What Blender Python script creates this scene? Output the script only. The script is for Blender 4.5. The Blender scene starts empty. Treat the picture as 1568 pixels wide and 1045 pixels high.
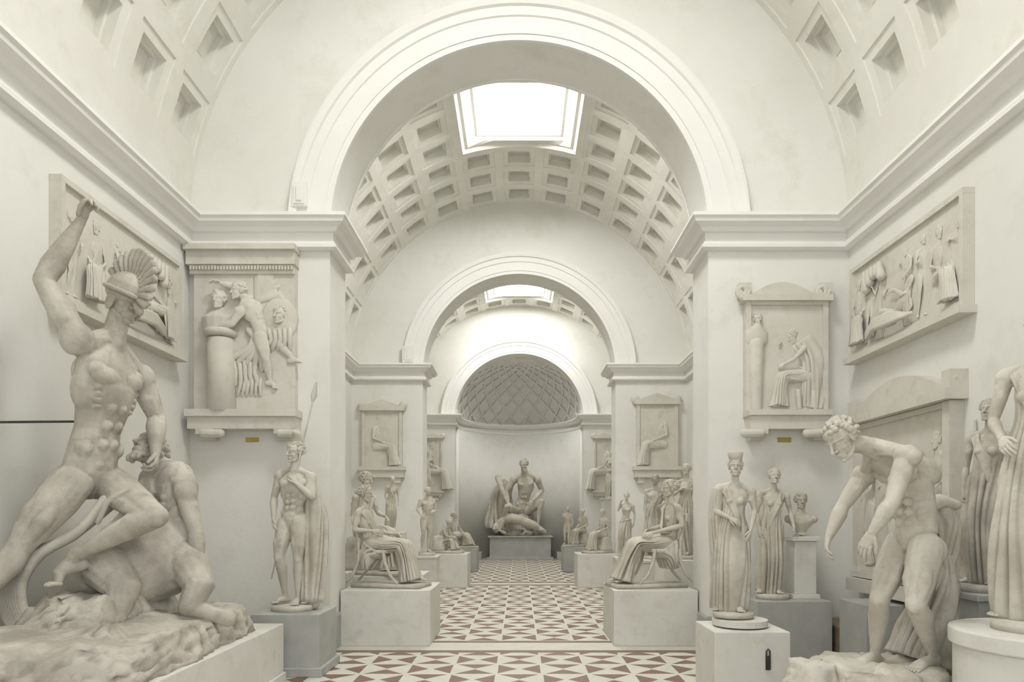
import bpy, bmesh, math, random
import numpy as np
from mathutils import Vector, Matrix, noise
V=Vector
F=1048.0; CX=795.0; CY=790.0; EZ=1.6
def W(px,py,Y): return V(((px-CX)*Y/F, Y, EZ+(CY-py)*Y/F))
scene=bpy.context.scene
col=scene.collection
HW=3.85; OP=2.21; ZC=4.94
# ------------------------------------------------------------------ materials
def mat(name,c1,c2,scale=1.5,rough=.85,bump=.15,bscale=40,crease=None,lo=.32,hi=.68,stain=None):
    m=bpy.data.materials.new(name); m.use_nodes=True
    nt=m.node_tree; N=nt.nodes; L=nt.links
    bs=N['Principled BSDF']; bs.inputs['Roughness'].default_value=rough
    bs.inputs['Specular IOR Level'].default_value=.3
    tc=N.new('ShaderNodeTexCoord')
    def nz(sc,det=6,ro=.62,vec=None):
        no=N.new('ShaderNodeTexNoise'); no.inputs['Scale'].default_value=sc; no.inputs['Detail'].default_value=det; no.inputs['Roughness'].default_value=ro
        L.new(vec or tc.outputs['Object'],no.inputs['Vector']); return no.outputs['Fac']
    def ramp(f,p0,c0,p1,c1_):
        cr=N.new('ShaderNodeValToRGB'); cr.color_ramp.elements[0].position=p0; cr.color_ramp.elements[1].position=p1
        cr.color_ramp.elements[0].color=c0; cr.color_ramp.elements[1].color=c1_; L.new(f,cr.inputs['Fac']); return cr.outputs['Color']
    def mix(f,a,b):
        mx=N.new('ShaderNodeMix'); mx.data_type='RGBA'; L.new(f,mx.inputs[0]); L.new(a,mx.inputs[6]); mx.inputs[7].default_value=(*b,1); return mx.outputs[2]
    out=ramp(nz(scale),lo,(*c1,1),hi,(*c2,1))
    if stain: out=mix(ramp(nz(scale*2.7,8,.7),.52,(0,0,0,1),.75,(.8,.8,.8,1)),out,stain)
    if crease:
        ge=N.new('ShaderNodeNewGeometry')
        out=mix(ramp(ge.outputs['Pointiness'],.42,(1,1,1,1),.505,(0,0,0,1)),out,crease)  # mixes in a darker colour in creases, where pointiness is low
    L.new(out,bs.inputs['Base Color'])
    bp=N.new('ShaderNodeBump'); bp.inputs['Strength'].default_value=bump; bp.inputs['Distance'].default_value=.01
    L.new(nz(bscale,5),bp.inputs['Height']); L.new(bp.outputs['Normal'],bs.inputs['Normal'])
    return m
M_wall=mat('wall_plaster',(.78,.77,.715),(.85,.845,.80),.55,.9,.25,14,stain=(.72,.70,.62))
M_trim=mat('trim_stucco',(.84,.83,.785),(.88,.87,.83),1.2,.8,.06,30)
M_vault=mat('vault_stucco',(.77,.755,.69),(.84,.83,.77),.9,.9,.12,25,stain=(.71,.685,.60))
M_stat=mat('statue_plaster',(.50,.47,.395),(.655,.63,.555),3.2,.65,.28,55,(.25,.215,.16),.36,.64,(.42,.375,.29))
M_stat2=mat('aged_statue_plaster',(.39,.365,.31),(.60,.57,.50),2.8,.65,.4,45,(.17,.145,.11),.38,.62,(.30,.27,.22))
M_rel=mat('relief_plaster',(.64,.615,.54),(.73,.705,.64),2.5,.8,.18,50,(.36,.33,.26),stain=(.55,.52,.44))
M_ped=mat('pedestal_paint',(.66,.65,.59),(.74,.73,.675),1.8,.8,.1,30,stain=(.55,.53,.46))
M_grey=mat('grey_stone',(.38,.385,.36),(.48,.485,.46),2.5,.7,.1,30)
M_dark=mat('dark_bronze',(.03,.03,.03),(.06,.055,.05),5,.5,.1,30)
M_brass=mat('brass',(.40,.29,.08),(.5,.37,.12),5,.4,.05,30)
M_brown=mat('brown_marble',(.16,.12,.09),(.25,.19,.14),6,.5,.05,30)
def glassmat(name,s):
    m=bpy.data.materials.new(name); m.use_nodes=True
    nt=m.node_tree; nt.nodes.clear()
    e=nt.nodes.new('ShaderNodeEmission'); e.inputs['Strength'].default_value=s; e.inputs['Color'].default_value=(1,.99,.965,1)
    o=nt.nodes.new('ShaderNodeOutputMaterial'); nt.links.new(e.outputs[0],o.inputs[0]); return m
M_sky=glassmat('skylight_glass_daylight',33)
def floormat():
    m=bpy.data.materials.new('floor_tiles'); m.use_nodes=True
    nt=m.node_tree; N=nt.nodes; L=nt.links; bs=N['Principled BSDF']; bs.inputs['Roughness'].default_value=.45
    ge=N.new('ShaderNodeNewGeometry'); sp=N.new('ShaderNodeSeparateXYZ'); L.new(ge.outputs['Position'],sp.inputs[0])
    def ma(op,a,b=None):
        n=N.new('ShaderNodeMath'); n.operation=op
        for i,x in enumerate((a,b)):
            if x is None: continue
            if isinstance(x,(int,float)): n.inputs[i].default_value=x
            else: L.new(x,n.inputs[i])
        return n.outputs[0]
    c=.46
    u=ma('ADD',ma('DIVIDE',sp.outputs[0],c),.5+100); v=ma('ADD',ma('DIVIDE',sp.outputs[1],c),100)
    fu=ma('ABSOLUTE',ma('SUBTRACT',ma('FRACT',u),.5)); fv=ma('ABSOLUTE',ma('SUBTRACT',ma('FRACT',v),.5))
    par=ma('GREATER_THAN',ma('MODULO',ma('ADD',ma('FLOOR',u),ma('FLOOR',v)),2.0),.5)
    d=ma('SUBTRACT',fu,fv)
    sg=ma('SUBTRACT',ma('MULTIPLY',par,2.0),1.0)
    red=ma('GREATER_THAN',ma('MULTIPLY',d,sg),.04)
    red=ma('MULTIPLY',red,ma('LESS_THAN',ma('MAXIMUM',fu,fv),.475))
    for y0,y1 in ((7.98,8.12),(8.60,8.72),(15.68,15.84),(16.26,16.42),(23.38,23.54)):
        red=ma('MAXIMUM',red,ma('MULTIPLY',ma('GREATER_THAN',sp.outputs[1],y0),ma('LESS_THAN',sp.outputs[1],y1)))
    for y0,y1 in ((8.12,8.60),(15.84,16.26)):
        k=ma('MULTIPLY',ma('GREATER_THAN',sp.outputs[1],y0),ma('LESS_THAN',sp.outputs[1],y1))
        red=ma('MULTIPLY',red,ma('SUBTRACT',1.0,k))
    no=N.new('ShaderNodeTexNoise'); no.inputs['Scale'].default_value=4; no.inputs['Detail'].default_value=7; no.inputs['Roughness'].default_value=.7
    L.new(ge.outputs['Position'],no.inputs['Vector'])
    def mix(f,a,b):
        x=N.new('ShaderNodeMix'); x.data_type='RGBA'
        L.new(f,x.inputs[0])
        for i,q in ((6,a),(7,b)):
            if isinstance(q,tuple): x.inputs[i].default_value=(*q,1)
            else: L.new(q,x.inputs[i])
        return x.outputs[2]
    w=mix(no.outputs['Fac'],(.55,.53,.45),(.80,.78,.71)); r=mix(no.outputs['Fac'],(.12,.075,.055),(.31,.19,.14))
    L.new(mix(red,w,r),bs.inputs['Base Color']); return m
M_floor=floormat()
# ------------------------------------------------------------------ mesh helpers
class Blob:
    def __init__(s): s.v=[]; s.f=[]
    def loft(s,rings,cap=True,closed=True):
        b=len(s.v); n=len(rings[0])
        for r in rings: s.v.extend([tuple(p) for p in r])
        for i in range(len(rings)-1):
            for k in range(n if closed else n-1):
                a=b+i*n+k; c=b+i*n+(k+1)%n
                s.f.append((a,c,c+n,a+n))
        if cap:
            s.f.append(tuple(range(b+n-1,b-1,-1))); s.f.append(tuple(b+(len(rings)-1)*n+k for k in range(n)))
    def tube(s,pts,rad,side=None,seg=12,cap=.9):
        pts=[V(p) for p in pts]; n=len(pts)
        if not isinstance(rad,(list,tuple)): rad=[rad]*n
        rad=[(r,r) if not isinstance(r,(tuple,list)) else r for r in rad]
        T=[]
        for i in range(n):
            t=pts[min(i+1,n-1)]-pts[max(i-1,0)]
            if t.length<1e-6: t=V((0,0,1))
            T.append(t.normalized())
        S=[]
        if side is None:
            x=T[0].orthogonal().normalized()
            for t in T:
                x=(x-t*x.dot(t)); x=x.normalized() if x.length>1e-5 else t.orthogonal().normalized(); S.append(x.copy())
        else:
            for i,t in enumerate(T):
                q=side[i] if isinstance(side,list) else side
                x=q-t*q.dot(t); S.append(x.normalized() if x.length>1e-4 else t.orthogonal().normalized())
        cs=[(math.cos(2*math.pi*k/seg),math.sin(2*math.pi*k/seg)) for k in range(seg)]
        def ring(c,t,x,a,b):
            y=t.cross(x); return [c+x*(a*u)+y*(b*w) for u,w in cs]
        R=[]; m=min(rad[0])*cap
        for o,sc in ((.99,.2),(.82,.57),(.45,.89)): R.append(ring(pts[0]-T[0]*m*o,T[0],S[0],rad[0][0]*sc,rad[0][1]*sc))
        for i in range(n): R.append(ring(pts[i],T[i],S[i],*rad[i]))
        m=min(rad[-1])*cap
        for o,sc in ((.45,.89),(.82,.57),(.99,.2)): R.append(ring(pts[-1]+T[-1]*m*o,T[-1],S[-1],rad[-1][0]*sc,rad[-1][1]*sc))
        s.loft(R)
    def ell(s,c,r,ax=None,seg=12,rg=8):
        if not isinstance(r,(tuple,list)): r=(r,r,r)
        if ax is None: ax=(V((1,0,0)),V((0,1,0)),V((0,0,1)))
        R=[]
        for i in range(rg+1):
            a=-math.pi/2+math.pi*i/rg; ca=max(math.cos(a),.03); sa=math.sin(a)
            R.append([V(c)+ax[0]*(r[0]*ca*math.cos(2*math.pi*k/seg))+ax[1]*(r[1]*ca*math.sin(2*math.pi*k/seg))+ax[2]*(r[2]*sa) for k in range(seg)])
        s.loft(R)
    def box(s,x0,x1,y0,y1,z0,z1):
        s.loft([[V((x0,y0,z0)),V((x1,y0,z0)),V((x1,y1,z0)),V((x0,y1,z0))],[V((x0,y0,z1)),V((x1,y0,z1)),V((x1,y1,z1)),V((x0,y1,z1))]])
    def mesh(s,name='m'):
        me=bpy.data.meshes.new(name); me.from_pydata(s.v,[],s.f); me.update()
        bm=bmesh.new(); bm.from_mesh(me); bmesh.ops.recalc_face_normals(bm,faces=bm.faces[:]); bm.to_mesh(me); bm.free()
        return me
def remesh(blob,vox,it=3,fac=.5):
    me=blob.mesh('tmp'); o=bpy.data.objects.new('tmp',me); col.objects.link(o)
    r=o.modifiers.new('r','REMESH'); r.mode='VOXEL'; r.voxel_size=vox; r.adaptivity=0
    if it:
        sm=o.modifiers.new('s','SMOOTH'); sm.factor=fac; sm.iterations=it
    dg=bpy.context.evaluated_depsgraph_get(); dg.update()
    out=bpy.data.meshes.new_from_object(o.evaluated_get(dg),depsgraph=dg)
    bpy.data.objects.remove(o); bpy.data.meshes.remove(me)
    return out
def sm(me):
    me.polygons.foreach_set('use_smooth',[True]*len(me.polygons)); return me
def obj(name,meshes,m,smooth=False,xf=None,parent=None,bevel=0):
    if not isinstance(meshes,list): meshes=[meshes]
    meshes=[x.mesh() if isinstance(x,Blob) else x for x in meshes]
    bm=bmesh.new()
    for x in meshes: bm.from_mesh(x)
    if xf is not None: bmesh.ops.transform(bm,matrix=xf,verts=bm.verts[:])
    me=bpy.data.meshes.new(name); bm.to_mesh(me); bm.free()
    for x in meshes: bpy.data.meshes.remove(x)
    if smooth: sm(me)
    me.materials.append(m)
    o=bpy.data.objects.new(name,me); col.objects.link(o)
    if bevel:
        b=o.modifiers.new('bevel','BEVEL'); b.width=bevel; b.segments=2; b.limit_method='ANGLE'
    if parent: o.parent=parent
    return o
# ------------------------------------------------------------------ architecture
PITCH=7.0/9
HALLS=[(1.0,8.0,(3,6)),(8.7,15.7,(3,6)),(16.4,23.4,(5,8))]
A0=math.radians(10.95); DA=math.radians(12.165)
def vp(a,y,r=HW): return V((r*math.cos(a),y,ZC+r*math.sin(a)))
def per(a1,a2,y1,y2,r,m,m2=None):
    m2=m2 or m; out=[]
    for i in range(m): out.append(vp(a1+(a2-a1)*i/m,y1,r))
    for i in range(m2): out.append(vp(a2,y1+(y2-y1)*i/m2,r))
    for i in range(m): out.append(vp(a2+(a1-a2)*i/m,y2,r))
    for i in range(m2): out.append(vp(a1,y2+(y1-y2)*i/m2,r))
    return out
def flat(hx,y1,y2,z,m):
    out=[]
    for i in range(m): out.append(V((hx-2*hx*i/m,y1,z)))
    for i in range(m): out.append(V((-hx,y1+(y2-y1)*i/m,z)))
    for i in range(m): out.append(V((-hx+2*hx*i/m,y2,z)))
    for i in range(m): out.append(V((hx,y2+(y1-y2)*i/m,z)))
    return out
def loftopen(b,rings,cap):
    b.loft(rings,cap=False)
    if cap:
        n=len(rings[0]); s=len(b.v)-n; b.f.append(tuple(range(s,s+n)))
for hi,(Y0,Y1,sc) in enumerate(HALLS):
    b=Blob()
    for sgn in (0,1):
        for i in range(4):
            a1=A0*i/4; a2=A0*(i+1)/4
            if sgn: a1,a2=math.pi-a1,math.pi-a2
            b.loft([[vp(a1,Y0),vp(a1,Y1)],[vp(a2,Y0),vp(a2,Y1)]],cap=False,closed=False)
    for r in range(13):
        for c in range(9):
            if 5<=r<8 and sc[0]<=c<sc[1]: continue
            a1=A0+r*DA; a2=a1+DA; y1=Y0+c*PITCH; y2=y1+PITCH
            R=[per(a1,a2,y1,y2,HW,3)]
            def ins(f,rr):
                return per(a1+DA*f,a2-DA*f,y1+PITCH*f,y2-PITCH*f,rr,3)
            R+=[ins(.105,HW),ins(.11,HW+.018),ins(.225,HW+.022),ins(.228,HW+.12),ins(.265,HW+.125),ins(.268,HW+.19),ins(.33,HW+.195),ins(.35,HW+.18)]
            loftopen(b,R,True)
    ya=Y0+sc[0]*PITCH; yb=Y0+sc[1]*PITCH; a1=A0+5*DA; a2=A0+8*DA
    gz=ZC+HW+.10
    R=[per(a1,a2,ya,yb,HW,9),per(a1+.03,a2-.03,ya+.1,yb-.1,HW-.03,9),per(a1+.045,a2-.045,ya+.16,yb-.16,HW+.02,9),per(a1+.06,a2-.06,ya+.2,yb-.2,HW+.02,9),
       flat(.86,ya+.30,yb-.30,ZC+HW-.02,9),flat(.84,ya+.33,yb-.33,ZC+HW+.03,9),flat(.79,ya+.37,yb-.37,ZC+HW+.04,9),flat(.78,ya+.38,yb-.38,gz,9)]
    loftopen(b,R,False)
    obj('ceiling',b,M_vault)
    g=Blob(); g.box(-.80,.80,ya+.36,yb-.36,gz,gz+.03); 
    obj('window_%d'%(hi+1),g,M_sky)
def arch_wall(name,Y0,Y1):
    b=Blob(); n=64; RO=4.25
    rows=[]
    for i in range(n+1):
        a=math.pi*i/n; c,s=math.cos(a),math.sin(a)
        rows.append([V((OP*c,Y0,ZC+OP*s)),V((RO*c,Y0,ZC+RO*s)),V((RO*c,Y1,ZC+RO*s)),V((OP*c,Y1,ZC+OP*s))])
    b.loft(rows,cap=False)
    for s in (-1,1):
        xs=sorted((s*OP,s*RO)); b.loft([[V((xs[0],Y0,-.05)),V((xs[1],Y0,-.05)),V((xs[1],Y1,-.05)),V((xs[0],Y1,-.05))],[V((xs[0],Y0,ZC)),V((xs[1],Y0,ZC)),V((xs[1],Y1,ZC)),V((xs[0],Y1,ZC))]],cap=False)
    return obj(name,b,M_wall)
TR=[0]
def trim(b,m=None,smooth=False):
    TR[0]+=1; return obj('trim_%d'%TR[0],b,m or M_trim,smooth)
for (Y0,Y1) in ((.3,1.0),(8.0,8.7),(15.7,16.4),(23.4,24.1)):
    arch_wall('wall_arch',Y0,Y1)
    prof=[(2.20,.01),(2.20,-.035),(2.27,-.035),(2.27,-.05),(2.46,-.05),(2.47,-.07),(2.57,-.07),(2.585,-.10),(2.64,-.115),(2.67,-.115),(2.67,.01)]
    for sgn,yy in ((1,Y0),(-1,Y1)):
        if Y0>23 and sgn<0: continue
        b=Blob(); rings=[]
        for i in range(73):
            a=math.pi*i/72
            rings.append([V((r*math.cos(a),yy+sgn*o,ZC+r*math.sin(a))) for r,o in prof])
        b.loft(rings); trim(b)
for s,nm in ((-1,'wall_left'),(1,'wall_right')):
    b=Blob(); xs=sorted((s*HW,s*4.25)); b.box(xs[0],xs[1],.3,24.1,-.05,ZC); obj(nm,b,M_wall)
def plan(s):
    P=[(HW,1.0),(HW,8.0),(OP,8.0),(OP,8.7),(HW,8.7),(HW,15.7),(OP,15.7),(OP,16.4),(HW,16.4),(HW,23.4),(OP,23.4),(OP,24.1)]
    n=16
    for i in range(1,n+1):
        a=math.pi/2*i/n; P.append((OP*math.cos(a),24.1+OP*math.sin(a)))
    return [(s*x,y) for x,y in P]
def sweep(P,prof,s):
    b=Blob(); rings=[]; n=len(P)
    def nrm(i):
        dx=P[i+1][0]-P[i][0]; dy=P[i+1][1]-P[i][1]; l=math.hypot(dx,dy)
        return (-s*dy/l,s*dx/l)
    for i in range(n):
        if i==0: o=nrm(0)
        elif i==n-1: o=(0,-1)
        else:
            a=nrm(i-1); c=nrm(i); k=1+a[0]*c[0]+a[1]*c[1]; o=((a[0]+c[0])/k,(a[1]+c[1])/k)
        rings.append([V((P[i][0]+o[0]*w,P[i][1]+o[1]*w,z)) for w,z in prof])
    b.loft(rings); return b
CP=[(-.02,5.06),(.23,5.06),(.235,5.02),(.21,5.0),(.20,4.965),(.12,4.93),(.09,4.89),(.05,4.885),(.05,4.79),(.065,4.785),(.07,4.76),(.09,4.75),(.09,4.71),(.04,4.69),(-.02,4.69)]
for s in (-1,1):
    trim(sweep(plan(s),CP,s))
    obj('baseboard_left' if s<0 else 'baseboard_right',sweep(plan(s),[(-.02,.42),(.015,.42),(.03,.40),(.03,0),(-.02,0)],s),M_grey)
b=Blob(); b.box(-4.3,4.3,-1.5,27,-.2,0); obj('floor',b,M_floor)
b=Blob(); rr=[]
for z in (-.05,ZC): rr.append([V((OP*math.cos(math.pi*i/48),24.1+OP*math.sin(math.pi*i/48),z)) for i in range(49)])
b.loft(rr,cap=False,closed=False); o=obj('wall_apse',b,M_wall,True)
so=o.modifiers.new('s','SOLIDIFY'); so.thickness=.15; so.offset=0
def sph(az,el,r): return V((r*math.cos(el)*math.cos(az),24.1+r*math.cos(el)*math.sin(az),ZC+r*math.sin(el)))
b=Blob()
rings=[[sph(math.pi*i/48,math.pi/2*j/20,OP+.09) for i in range(49)] for j in range(21)]
b.loft(rings,cap=False,closed=False)
N=12; els=[.03]; 
while els[-1]<1.45: els.append(els[-1]+max(math.cos(els[-1]),.12)*math.pi/N*.62)
def rib(p,q):
    pts=[]
    for k in range(5):
        t=k/4; pts.append(sph(p[0]+(q[0]-p[0])*t,p[1]+(q[1]-p[1])*t,OP+.05))
    b.tube(pts,[(.035,.05)]*5,seg=6)
for j in range(len(els)-1):
    for i in range(-1,N+1):
        o_=.5 if j%2 else 0
        p=((i+o_)*math.pi/N,els[j])
        for d in (-.5,.5):
            q=((i+o_+d)*math.pi/N,els[j+1])
            if 0<=p[0]<=math.pi and 0<=q[0]<=math.pi: rib(p,q)
obj('ceiling_apse',b,M_trim)
# ------------------------------------------------------------------ figure builder
def lerp(a,b,t): return a*(1-t)+b*t
def catmull(vals,n):
    A=np.array([list(v) if hasattr(v,'__len__') else [v] for v in vals],float); m=len(A); out=[]
    for i in range(n):
        t=i/(n-1)*(m-1); k=min(int(t),m-2); u=t-k
        p0=A[max(k-1,0)];p1=A[k];p2=A[k+1];p3=A[min(k+2,m-1)]
        out.append(.5*((2*p1)+(-p0+p2)*u+(2*p0-5*p1+4*p2-p3)*u*u+(-p0+3*p1-3*p2+p3)*u**3))
    return out
def folds(b,path,ws,ds,side,nf=11,amp=(.05,.12),seed=0,n=26,seg=84,tw=.8):
    rnd=random.Random(seed)
    P=[V(p) for p in catmull([tuple(p) for p in path],n)]
    w=[x[0] for x in catmull(ws,n)]; d=[x[0] for x in catmull(ds,n)]; am=[x[0] for x in catmull(list(amp),n)]
    ph=[rnd.uniform(0,6.28) for _ in range(4)]
    R=[]
    for i in range(n):
        t=(P[min(i+1,n-1)]-P[max(i-1,0)]).normalized()
        x=side-t*side.dot(t); x.normalize(); y=t.cross(x); tt=i/(n-1); ring=[]
        for k in range(seg):
            th=2*math.pi*k/seg
            wv=th+.28*math.sin(2*th+ph[1]+2.2*tt)+.16*math.sin(3*th+ph[3]-3*tt)
            g=(abs(math.sin(nf*wv/2+ph[0]+tw*tt))-.6)*(.65+.5*math.sin(th*2+ph[2]+3*tt))+.3*math.sin((nf+4)*wv+ph[2]-tw*3*tt)
            g+=.5*noise.noise(V((math.cos(th)*1.7+seed,math.sin(th)*1.7,tt*3.5)))
            r=1+am[i]*g*1.5
            ring.append(P[i]+x*(w[i]*r*math.cos(th))+y*(d[i]*r*math.sin(th)))
        R.append(ring)
    b.loft(R)
def hand(b,wr,d,n,f,hu,curl=.5):
    d=d.normalized(); n=(n-d*n.dot(d))
    n=n.normalized() if n.length>1e-3 else d.orthogonal().normalized()
    w=d.cross(n)
    if w.dot(f)<0: w=-w
    k=hu*.9
    b.tube([wr-d*.06*k,wr+d*.16*k,wr+d*.36*k],[(.105*k,.085*k),(.16*k,.075*k),(.17*k,.06*k)],side=w,seg=10)
    for i,(o,l) in enumerate(((.125,.30),(.043,.36),(-.043,.34),(-.12,.25))):
        p=wr+d*(.35-.02*abs(i-1))*k+w*o*k; pts=[p]; ang=curl*.5
        for sgm in (.42,.32,.26):
            q=d*math.cos(ang)+n*math.sin(ang)+w*(o*.25); p=p+q*(l*sgm*k); pts.append(p); ang+=curl*.75
        b.tube(pts,[.050*k,.047*k,.042*k,.034*k],seg=8)
    p=wr+d*.08*k+w*.11*k; b.tube([p,p+(d*.16+w*.10+n*.05)*k,p+(d*.30+w*.12+n*.12)*k],[.06*k,.052*k,.04*k],seg=8)
def head(b,c,f,up,hu,hair='curl',seed=0,fem=False):
    f=f.normalized(); up=(up-f*up.dot(f)).normalized(); r=f.cross(up)*-1
    ax=(r,f,up)
    def p(x,y,z): return c+r*(x*hu)+f*(y*hu)+up*(z*hu)
    def e(x,y,z,a,bb,cc): b.ell(p(x,y,z),(a*hu,bb*hu,cc*hu),ax)
    e(0,-.07,.12,.33,.41,.37); e(0,.08,-.08,.255,.25,.36); e(0,.265,-.40,.085,.075,.07)
    e(0,.20,-.26,.15,.14,.16)
    b.tube([p(-.19,.02,-.26),p(-.15,.16,-.36),p(0,.26,-.405),p(.15,.16,-.36),p(.19,.02,-.26)],.065*hu,seg=8)
    b.tube([p(0,.315,.12),p(0,.37,0),p(0,.425,-.10)],[.04*hu,.038*hu,.05*hu],seg=8)
    e(-.045,.345,-.115,.038,.045,.03); e(.045,.345,-.115,.038,.045,.03)
    b.tube([p(-.235,.18,.11),p(-.12,.30,.125),p(0,.315,.10),p(.12,.30,.125),p(.235,.18,.11)],.035*hu,seg=8)
    e(0,.18,.24,.22,.14,.16)
    for s in (-1,1):
        e(.115*s,.255,.03,.06,.05,.035); e(.16*s,.19,-.11,.08,.08,.08)
        e(.32*s,-.04,-.02,.03,.075,.12)
    b.tube([p(-.065,.315,-.225),p(0,.345,-.215),p(.065,.315,-.225)],.022*hu,seg=8)
    b.tube([p(-.05,.31,-.265),p(0,.335,-.27),p(.05,.31,-.265)],.024*hu,seg=8)
    rnd=random.Random(seed)
    if hair in('curl','bun','beard'):
        for k in range(110):
            z=rnd.uniform(-.55,1); a=rnd.uniform(0,6.28); q=math.sqrt(1-z*z); x,y=q*math.cos(a),q*math.sin(a)
            if y>.30 and z<.55: continue
            if y>.05 and z<-.05 and hair!='beard': continue
            s=rnd.uniform(.055,.085) if hair!='bun' else rnd.uniform(.045,.06); e(x*.34,-.08+y*.42,.13+z*.37,s,s*1.1,s*.8)
        if hair=='bun':
            e(0,-.52,.12,.16,.16,.14)
            for a in range(12):
                t=math.pi*(a/11); e(.35*math.cos(t),.06+.1*math.sin(t),.10+.36*math.sin(t),.045,.06,.055)
        if hair=='beard':
            for k in range(30): e(rnd.uniform(-.16,.16),.16+rnd.uniform(0,.12),-.38-rnd.uniform(0,.18),.06,.06,.08)
    if hair=='helmet':
        e(0,-.06,.17,.40,.47,.40)
        b.tube([p(.40*math.cos(t),-.06+.48*math.sin(t),.12) for t in [2*math.pi*i/16 for i in range(17)]],.05*hu,seg=8)
        e(.3,.0,-.12,.06,.14,.2); e(-.3,.0,-.12,.06,.14,.2)
        for i in range(15):
            t=math.radians(-30+i*14); cy=math.cos(t); sz=math.sin(t)
            b.tube([p(0,-.06+cy*.43,.2+sz*.38),p(0,-.10+cy*.66,.24+sz*.60),p(0,-.12+cy*.84,.27+sz*.78)],[(.06*hu,.05*hu),(.085*hu,.075*hu),(.07*hu,.09*hu)],side=r,seg=8)
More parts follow.
